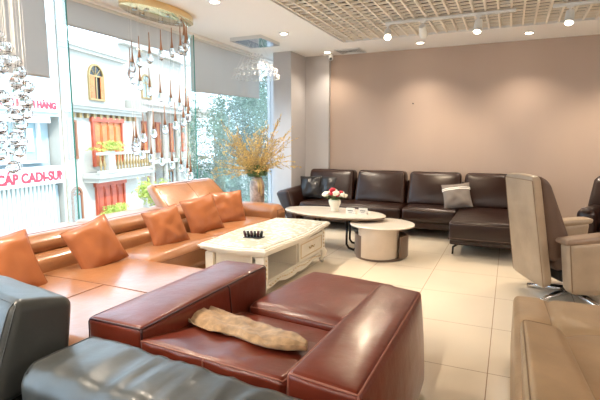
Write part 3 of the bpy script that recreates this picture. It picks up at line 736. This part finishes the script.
# ceiling vent and camera
t=thing('air_vent','square white ceiling air vent near the corner, in front of the back wall','vent',(-2.62,7.78,HC-.01))
m=MB()
for k in range(5):
    a=.27-.05*k; 
    for q in ((-a,-a,a,-a+.02),(-a,a-.02,a,a),(-a,-a,-a+.02,a),(a-.02,-a,a,a)): m.box((-2.55+q[0]*.8,7.70+q[1]*.8,HC-.014+.002*k),(-2.55+q[2]*.8,7.70+q[3]*.8,HC-.001))
part('slats',m,'white',t); part('recess',slab(-2.75,-2.35,7.50,7.90,HC-.004,HC-.001),'dark',t)
t=thing('dome_camera','small white dome security camera on the corner of the pillar','camera',(-2.96,7.84,HC-.12))
m=MB(); m.lathe([(.045,HC-.0),(.045,HC-.03),(.04,HC-.04)],(-2.96,7.84,0),18); part('mount',m,'white',t)
m=MB(); m.lathe([(.008,HC-.118),(.03,HC-.108),(.042,HC-.08),(.04,HC-.04)],(-2.96,7.84,0),18); o=part('dome',m,'white',t,smooth=True)
m=MB(); m.tube([(-2.955,7.81,HC-.085),(-2.94,7.785,HC-.09)],.022,12); part('lens',m,'dark',o)
m=MB(); m.tube([(-1.53,BY-.012,2.11),(-1.53,BY,2.11)],.012,10); single('wall_hook',m,'dark','tiny dark stud on the beige back wall','hook')
# ------------------------------------------------------------------ oval plate pendant cluster
cx,cy=-3.78,4.38
t=thing('pendant_chandelier','oval gold chandelier plate with a spiral of glass drops on copper rods','chandelier',(cx,cy,HC-.09))
m=MB(); m.lathe([(.98,HC-.001),(1,HC-.01),(1,HC-.075),(.97,HC-.08)],(cx,cy,0),56,.24,.56); plate=part('ceiling_plate',m,'goldm',t)
N=34
for k in range(N):
    f=k/(N-1); ph=f*2*PI*2.05; a=PI/2-ph   # starts at the far (+y) end
    rx,ry=(.17,.45)
    x=cx+rx*math.cos(a); y=cy+ry*math.sin(a); z=2.74-1.70*f**.92
    RL=.22
    m=MB(); m.tube([(x,y,z+.05),(x,y,z+.12),(x,y,z+.18),(x,y,z+RL+.06)],[.020,.010,.006,.0045],8); rod=part('rod',m,'copper',t,smooth=True)
    m=MB(); m.tube([(x,y,z+RL+.06),(x,y,HC-.08)],.0012,4); part('wire',m,'wire',rod)
    m=MB(); m.lathe([(.004,z-.055),(.022,z-.046),(.034,z-.02),(.036,z+.0),(.030,z+.03),(.022,z+.055),(.018,z+.06)],(x,y,0),16); part('glass_drop',m,'glassdrop',rod,smooth=True)
for k in range(7):
    a=2*PI*k/7; x=cx+.12*math.cos(a); y=cy+.36*math.sin(a)
    m=MB(); m.lathe([(.03,HC-.082),(.03,HC-.095),(.022,HC-.096)],(x,y,0),14); o=part('lamp_socket',m,'steel',plate)
# square plate bead chandelier
cx,cy=-3.60,6.30
t=thing('bead_chandelier','small square mirror plate chandelier with tiers of crystal beads near the corner','chandelier',(cx,cy,HC-.07))
part('ceiling_plate',slab(cx-.26,cx+.26,cy-.30,cy+.30,HC-.05,HC-.0),'steel',t)
m=MB(); m.box((cx-.2,cy-.24,HC-.052),(cx+.02,cy+.24,HC-.050)); part('mirror_insert',m,mat('blue_mirror',(.25,.32,.42),.1,metal=1),t)
def bead(mb,c,r):
    v=[(r,0,0),(-r,0,0),(0,r,0),(0,-r,0),(0,0,r),(0,0,-r)]; mb.add([Vector(c)+Vector(q) for q in v],[(0,2,4),(2,1,4),(1,3,4),(3,0,4),(2,0,5),(1,2,5),(3,1,5),(0,3,5)])
for (R,z0,z1) in ((.14,2.78,2.68),(.25,2.68,2.60),(.33,2.56,2.53),(.36,2.47,2.44)):
    m=MB(); n=int(R*80)
    for j in range(n):
        a=2*PI*j/n
        for q in range(3 if R<.3 else 2): 
            w=q/(2 if R<.3 else 1); rr=R*(.72+.28*w) if R<.3 else R; bead(m,(cx+rr*math.cos(a),cy+rr*math.sin(a)*.95,z0+(z1-z0)*w),.014)
    o=part('bead_tier',m,'beadglass' if 'beadglass' in M else M.setdefault('beadglass',mat('bead_glass',(.93,.93,.92),.08,trans=.25,ior=1.5)),t,smooth=0); o['kind']='stuff'
    m=MB(); m.tube([(cx+R*math.cos(2*PI*j/40),cy+R*math.sin(2*PI*j/40)*.95,z1) for j in range(41)],.003,4,cap=False); part('ring',m,'steel',o)
m=MB()
for j in range(10):
    a=2*PI*j/10; m.tube([(cx+.1*math.cos(a),cy+.1*math.sin(a),HC-.05),(cx+.38*math.cos(a),cy+.36*math.sin(a),2.42)],.0012,4)
part('wires',m,'wire',t)
# crystal ball chandelier at the left edge
cx,cy=-3.50,2.06
t=thing('crystal_chandelier','cascade of clear crystal balls hanging in front of the left window','chandelier',(cx,cy,1.2))
m=MB(); m.lathe([(.30,HC-.001),(.30,HC-.05)],(cx,cy,0),32); part('ceiling_plate',m,'steel',t)
def crystal(c,r):
    m=MB(); m.lathe([(.12*r,-r),(.62*r,-.72*r),(r,-.12*r),(r,.15*r),(.68*r,.72*r),(.2*r,r)],c,8); return m
cnt=0; wires=MB(); rnd=random.Random(5)
levels=[(2.34-.093*q,[.16,.21,.25,.29,.33,.36,.36,.34,.31,.30,.28,.26][q],[6,7,8,9,9,10,10,9,9,8,8,7][q]) for q in range(12)]
for li,(z,R,n) in enumerate(levels):
    for j in range(n):
        a=2*PI*(j+.5*(li%2))/n; x=cx+R*math.cos(a); y=cy+R*math.sin(a)
        part('crystal_ball',crystal((x,y,z+rnd.uniform(-.02,.02)),.046),'glassdrop',t,smooth=0)
        m=wires; m.tube([(x,y,z+.036),(x,y,HC-.05)],.0012,3)
part('wires',wires,'wire',t)
# ------------------------------------------------------------------ street outside
DX,DY=-.211,.977; OX,OY=-20,6.7; NXX,NYY=.977,.211
def fp(s,z,o=0): return Vector((OX+DX*s+NXX*o,OY+DY*s+NYY*o,z))
def fbox(mb,s0,s1,z0,z1,o0,o1):
    v=[fp(s,z,o) for z in (z0,z1) for s,o in ((s0,o0),(s1,o0),(s1,o1),(s0,o1))]
    return mb.add(v,[(3,2,1,0),(4,5,6,7),(0,1,5,4),(1,2,6,5),(2,3,7,6),(3,0,4,7)])
M['fac']=mat('cream_render',(.42,.39,.34),.9,var=(.6,.06)); M['fac2']=mat('pale_blue_render',(.40,.48,.50),.9,var=(.6,.06))
M['orange']=mat('orange_wood',(.50,.14,.035),.5,var=(2,.2)); M['redw']=mat('red_wood',(.42,.07,.03),.5,var=(2,.2)); M['brwn']=mat('brown_wood',(.26,.10,.05),.6)
M['shut']=mat('shutter_metal',(.60,.62,.58),.5); M['shutd']=mat('shutter_gap',(.28,.30,.28),.7); M['signw']=mat('sign_board',(.78,.74,.74),.5); M['signr']=mat('sign_letters',(.40,.03,.05),.5)
M['wing']=mat('outside_window_glass',(.25,.36,.38),.1); M['asph']=mat('bounce_street',(.42,.41,.39),.9,var=(2,.1)); M['balu']=mat('gold_baluster',(.30,.20,.08),.6)  # street made paler than asphalt to bounce daylight up to the ceiling
M['bam']=mat('bamboo_leaf',(.11,.18,.125),.6,var=(.8,.45)); M['bamy']=mat('yellow_leaf',(.42,.48,.10),.6,var=(1,.3)); M['bark']=mat('bark',(.22,.18,.12),.9)
struct('ground',slab(-70,-4.6,-40,90,-4.2,-4.0),'asph')
def sign_text(txt,s,z,size,o,parent,m='signr'):
    cu=bpy.data.curves.new('lettering','FONT'); cu.body=txt; cu.size=size; cu.extrude=.01; cu.offset=.032
    ob=bpy.data.objects.new('tmp',cu); COL.objects.link(ob); bpy.context.view_layer.update()
    me=bpy.data.meshes.new_from_object(ob.evaluated_get(bpy.context.evaluated_depsgraph_get())); COL.objects.unlink(ob); bpy.data.objects.remove(ob)
    xs=[v.co.x for v in me.vertices]; w=max(xs)
    for v in me.vertices: v.co=fp(s+v.co.x,z+v.co.y+v.co.z*0,o+v.co.z+.01)-Vector(root(parent).location)
    me.materials.clear(); me.materials.append(M[m]); o_=bpy.data.objects.new('lettering',me); COL.objects.link(o_); o_.parent=parent; o_['label']='red lettering'
    return w
# shop building
t=thing('shop_building','pale shop building across the street with red lettered signs and ribbed shutter','building',fp(8,-4,0))
part('wall',fbox(fbox(fbox(MB(),-6,11.5,2.75,7.5,-6,0),-6,11.5,-1,2.75,-6,-1.0),-6,11.5,-4,-1,-6,-.6),'fac2',t)
w_=part('window',fbox(MB(),-5,10.7,.4,2.45,-1,-.9),'wing',t)
m=MB()
for s in (-2,.5,3,5.2,7.0,8.35,9.2,10.5): fbox(m,s,s+.16,.3,2.6,-.9,-.75)
fbox(m,-5,10.8,2.4,2.75,-1,-.2); fbox(m,-5,10.8,.3,.42,-1,-.6); part('window_frame',m,'signw',w_)
m=MB(); fbox(m,8.9,9.6,.45,1.9,-.88,-.8); fbox(m,9.8,10.2,.9,2.1,-.88,-.8); part('poster',m,'paper',w_)
s_=part('sign_board',fbox(MB(),0,11.45,2.95,3.65,0,.12),'signw',t)
sign_text('CỬA HÀNG MINH HÀNG',5.7,3.13,.46,.12,s_)
s_=part('sign_board',fbox(MB(),0,11.25,-.80,.12,-.4,.14),'signw',t)
sign_text('DÂY CÁP CADI-SUN',5.25,-.60,.66,.14,s_)
o=part('shutter',fbox(MB(),-5,11.0,-4,-.80,-.55,-.3),'shutd',t)
m=MB(); s=-5
while s<10.9: fbox(m,s,s+.15,-4,-.82,-.3,-.2); s+=.27
part('shutter_ribs',m,'shut',o)
# villa
t=thing('balcony_villa','cream villa across the street with orange doors and a baluster balcony','building',fp(15,-4,0))
m=MB(); fbox(m,11.58,19.0,-4,3.2,-7,0); fbox(m,11.8,18.9,3.2,6.8,-7,-.9); part('wall',m,'fac',t)
m=MB(); fbox(m,11.57,19.05,3.05,3.25,-.2,.35); fbox(m,11.57,19.06,3.25,3.42,-.2,.55); fbox(m,11.57,19.07,3.42,3.55,-.2,.7); part('cornice',m,'fac',t)
m=MB(); s=12
while s<18.8: fbox(m,s,s+.22,2.78,3.05,0,.22); s+=.62
part('corbels',m,'balu',t)
m=MB(); fbox(m,11.7,19.0,6.75,6.95,-1.5,-.6); fbox(m,11.65,19.05,6.95,7.1,-1.5,-.45); part('roof_edge',m,'fac',t)
def door(s0,s1,z0,z1,m_,par,name='door',lab=None,o0=0):
    d=part(name,fbox(MB(),s0,s1,z0,z1,o0-.02,o0+.05),m_,par)
    m=MB(); fbox(m,s0-.14,s0,z0,z1+.14,o0-.02,o0+.16); fbox(m,s1,s1+.14,z0,z1+.14,o0-.02,o0+.16); fbox(m,s0-.25,s1+.25,z1,z1+.28,o0-.02,o0+.2); part('frame',m,'redw',d)
    m=MB(); n=4 if s1-s0>2 else 2; w=(s1-s0)/n
    for i in range(n):
        a=s0+i*w
        for (q0,q1) in ((.08,.42),(.5,.92)): 
            fbox(m,a+.12,a+w-.12,z0+(z1-z0)*q0,z0+(z1-z0)*q1,o0+.05,o0+.09)
        fbox(m,a-.015,a+.015,z0,z1,o0+.05,o0+.10)
    part('panels',m,m_,d)
    return d
door(13.95,16.75,-.1,2.6,'orange',t)
door(14.0,16.7,-4,-1.35,'redw',t)
def win(s0,s1,z0,z1,par,fr='brwn',gl='wing',o0=0,arch=False,shut=False):
    g=MB(); fbox(g,s0,s1,z0,z1,o0-.02,o0+.03)
    if arch:
        c=(s0+s1)/2; R=(s1-s0)/2; pts=[(c+R*math.cos(PI*k/14),z1+R*math.sin(PI*k/14)) for k in range(15)]
        g.prism(pts,o0-.02,o0+.03,tr=lambda a,b,c_:fp(a,b,c_))
    w=part('window',g,gl,par)
    m=MB(); f=.12; fbox(m,s0-f,s0,z0,z1,o0,o0+.12); fbox(m,s1,s1+f,z0,z1,o0,o0+.12); fbox(m,s0-f,s1+f,z0-f,z0,o0,o0+.14)
    if arch:
        o_=[((s0+s1)/2+(R+f)*math.cos(PI*k/14),z1+(R+f)*math.sin(PI*k/14)) for k in range(15)]+[((s0+s1)/2+R*math.cos(PI*k/14),z1+R*math.sin(PI*k/14)) for k in range(14,-1,-1)]
        m.prism(o_,o0,o0+.12,tr=lambda a,b,c_:fp(a,b,c_)); fbox(m,s0,s1,z1-.05,z1+.05,o0,o0+.1)
        for k in (1,2,3): 
            a=PI*k/4; v=[fp((s0+s1)/2,z1,o0+.05),fp((s0+s1)/2+R*math.cos(a),z1+R*math.sin(a),o0+.05)]; m.tube(v,.03,4)
    else: fbox(m,s0-f,s1+f,z1,z1+f,o0,o0+.12)
    fbox(m,(s0+s1)/2-.04,(s0+s1)/2+.04,z0,z1,o0,o0+.09)
    part('window_frame',m,fr,w)
    if shut:
        for a,b_ in ((s0-.02,s0+(s1-s0)*.30),(s1-(s1-s0)*.25,s1+.02)): part('shutter',fbox(MB(),a,b_,z0,z1,o0+.09,o0+.14),'orange',w)
win(15.1,16.4,4.1,5.5,t,'balu','dark',-.9,True,True)
win(11.85,12.35,.55,2.5,t,'brwn','wing')
win(11.85,12.5,-3.8,-1.6,t,'brwn','wing',0,True)
# balcony
b0=part('balcony_slab',fbox(fbox(MB(),12.8,18.7,-.75,-.45,0,1.2),12.9,18.6,-1.0,-.75,0,1.0),'fac',t)
part('balcony_rail',fbox(MB(),12.75,18.75,.62,.78,1.02,1.24),'fac',t)
part('balcony_rail',fbox(MB(),12.75,18.75,-.45,-.28,1.02,1.24),'fac',t)
for s in (13.9,18.6): part('pier',fbox(MB(),s-.32 if s<15 else s-.15,s+.32 if s<15 else s+.15,-.45,.86,.96,1.28),'fac',t)
for k in range(17):
    s=13.0+k*.335
    if 13.5<s<14.3: continue
    c=fp(s,0,1.13); m=MB(); m.lathe([(.06,-.28),(.06,-.2),(.035,-.15),(.09,.02),(.09,.1),(.035,.35),(.05,.5),(.06,.62)],c,8); part('baluster',m,'balu',t,smooth=True)
# right hand house
t=thing('far_house','cream house right of the villa with brown shutters and white columns','building',fp(24,-4,-3))
m=MB(); fbox(m,19.2,31,-4,4.2,-9,-1.2); fbox(m,20,31,4.2,8.6,-9,-2); part('wall',m,'fac',t)
m=MB(); fbox(m,19.1,31,3.6,4.0,-1.3,.3); fbox(m,19.1,31,4.0,4.3,-1.3,.5); fbox(m,19.1,31,-.3,.0,-1.3,.1); part('cornice',m,'fac',t)
m=MB(); fbox(m,20,31,8.4,8.8,-2,-1.4); part('roof_edge',m,'fac',t)
for s in (20.9,23.0,25.2): 
    m=MB(); m.lathe([(.28,-4),(.22,-3.6),(.2,3.2),(.3,3.6)],fp(s,0,-.2),14); part('column',m,'fac',t,smooth=40)
for s in (19.5,21.5,23.5,25.8,28): win(s,s+1.0,.6,2.8,t,'redw','wing',-1.2,False,True)
win(23.0,24.2,4.9,6.0,t,'balu','wing',-2,True)
for s in (19.5,22,25): win(s,s+.9,-3.2,-1.2,t,'brwn','wing',-1.2)
# greenery
def foliage(name,center,rad,n,leaf,m_,lab,cat,trunk=True,seed=0,group=None,elong=1.0,droop=0):
    rn=random.Random(seed); c=Vector(center); t=thing(name,lab,cat,(c.x,c.y,-4 if trunk else c.z-rad[2]),group)
    mb=MB()
    clumps=[Vector((rn.gauss(0,.45)*rad[0],rn.gauss(0,.45)*rad[1],rn.uniform(-.9,.9)*rad[2])) for _ in range(34)]
    for k in range(n):
        q=c+rn.choice(clumps)+Vector((rn.gauss(0,.2)*rad[0],rn.gauss(0,.2)*rad[1],rn.gauss(0,.14)*rad[2]))
        d=Vector((rn.gauss(0,1),rn.gauss(0,1),rn.gauss(0,.8)-droop)).normalized(); a=d.cross(Vector((rn.gauss(0,1),rn.gauss(0,1),rn.gauss(0,1)))).normalized()
        L=leaf*rn.uniform(.6,1.3)
        mb.add([q-d*L,q+a*L*.28/elong,q+d*L,q-a*L*.28/elong],[(0,1,2,3)])
    if trunk:
        for k in range(5):
            tm=MB(); b_=Vector((c.x+rn.uniform(-.4,.4),c.y+rn.uniform(-.4,.4),-4)); tm.tube([b_,b_.lerp(c,.6)+Vector((rn.uniform(-.2,.2),rn.uniform(-.3,.3),0)),c+Vector((rn.uniform(-1,1)*rad[0]*.5,rn.uniform(-1,1)*rad[1]*.5,rad[2]*.7))],[.07,.05,.02],6); part('trunk',tm,'bark',t,smooth=True)
    o=part('foliage',mb,m_,t,smooth=0); o['kind']='stuff'
    return t
foliage('bamboo_clump',(-8.6,12.9,.2),(1.0,.95,3.0),17000,.085,'bam','tall green bamboo outside the glass, nearest and left of the branches','tree',seed=1,elong=1.6,droop=.5)
foliage('bamboo_clump',(-7.8,15.2,.1),(1.1,1.1,3.2),17000,.09,'bam','tall green bamboo outside the glass behind the yellow branches','tree',seed=2,elong=1.6,droop=.5)
foliage('bamboo_clump',(-11.0,18.9,.8),(1.8,1.6,3.6),14000,.13,'bam','green bamboo further back in the gap between nearer clumps','tree',seed=3,elong=1.6,droop=.5)
foliage('street_tree',(-15.2,17.4,-2.0),(.9,1.0,1.5),6000,.12,'bamy','yellow green street tree below the spiral of glass drops','tree',seed=4)
foliage('potted_shrub',tuple(fp(14.1,1.15,1.0)),(.55,.75,.28),900,.09,'bamy','yellow green shrub on the villa balcony pier','plant',trunk=False,seed=5)
foliage('hedge_bush',tuple(fp(14.6,-2.9,.9)),(.45,1.1,.38),2000,.09,'bamy','yellow green bush in front of the red lower door','plant',trunk=False,seed=6)
# ------------------------------------------------------------------ light
w=bpy.data.worlds.new('world'); SC.world=w; w.use_nodes=True
bg=w.node_tree.nodes['Background']; bg.inputs[0].default_value=(.62,.80,1,1); bg.inputs[1].default_value=SKY
sl=bpy.data.lights.new('sun','SUN'); sl.energy=SUN; sl.angle=.02; sl.color=(1,.96,.9); so=bpy.data.objects.new('sun',sl); COL.objects.link(so)
so.rotation_euler=Vector((-.72,.25,-.75)).to_track_quat('-Z','Y').to_euler()
# unseen glowing panels added as fill, behind and right of the camera
for k,(x,y) in enumerate(((1.0,-2.2),(3.7,1.2),(3.7,4.2),(-1.2,-2.2),(-3.0,-1.6))):
    lx,ly=(.9,.3) if y<-1 else (.3,.9)
    t=thing('fill_panel','flat glowing fill panel added outside the picture','fill light',(x,y,HC-.03),'added fill panels outside the picture')
    part('frame',slab(x-lx-.02,x+lx+.02,y-ly-.02,y+ly+.02,HC-.02,HC-.001),'white',t)
    part('fill_glow',slab(x-lx,x+lx,y-ly,y+ly,HC-.024,HC-.0205),M.setdefault('panel',mat('panel_glow',(1,.95,.88),.5,emit=((1,.90,.78),PANEL))),t)
SC.view_settings.view_transform='Standard'; SC.view_settings.look='None'; SC.view_settings.gamma=1; SC.view_settings.use_curve_mapping=False
SC.view_settings.exposure=EXPO
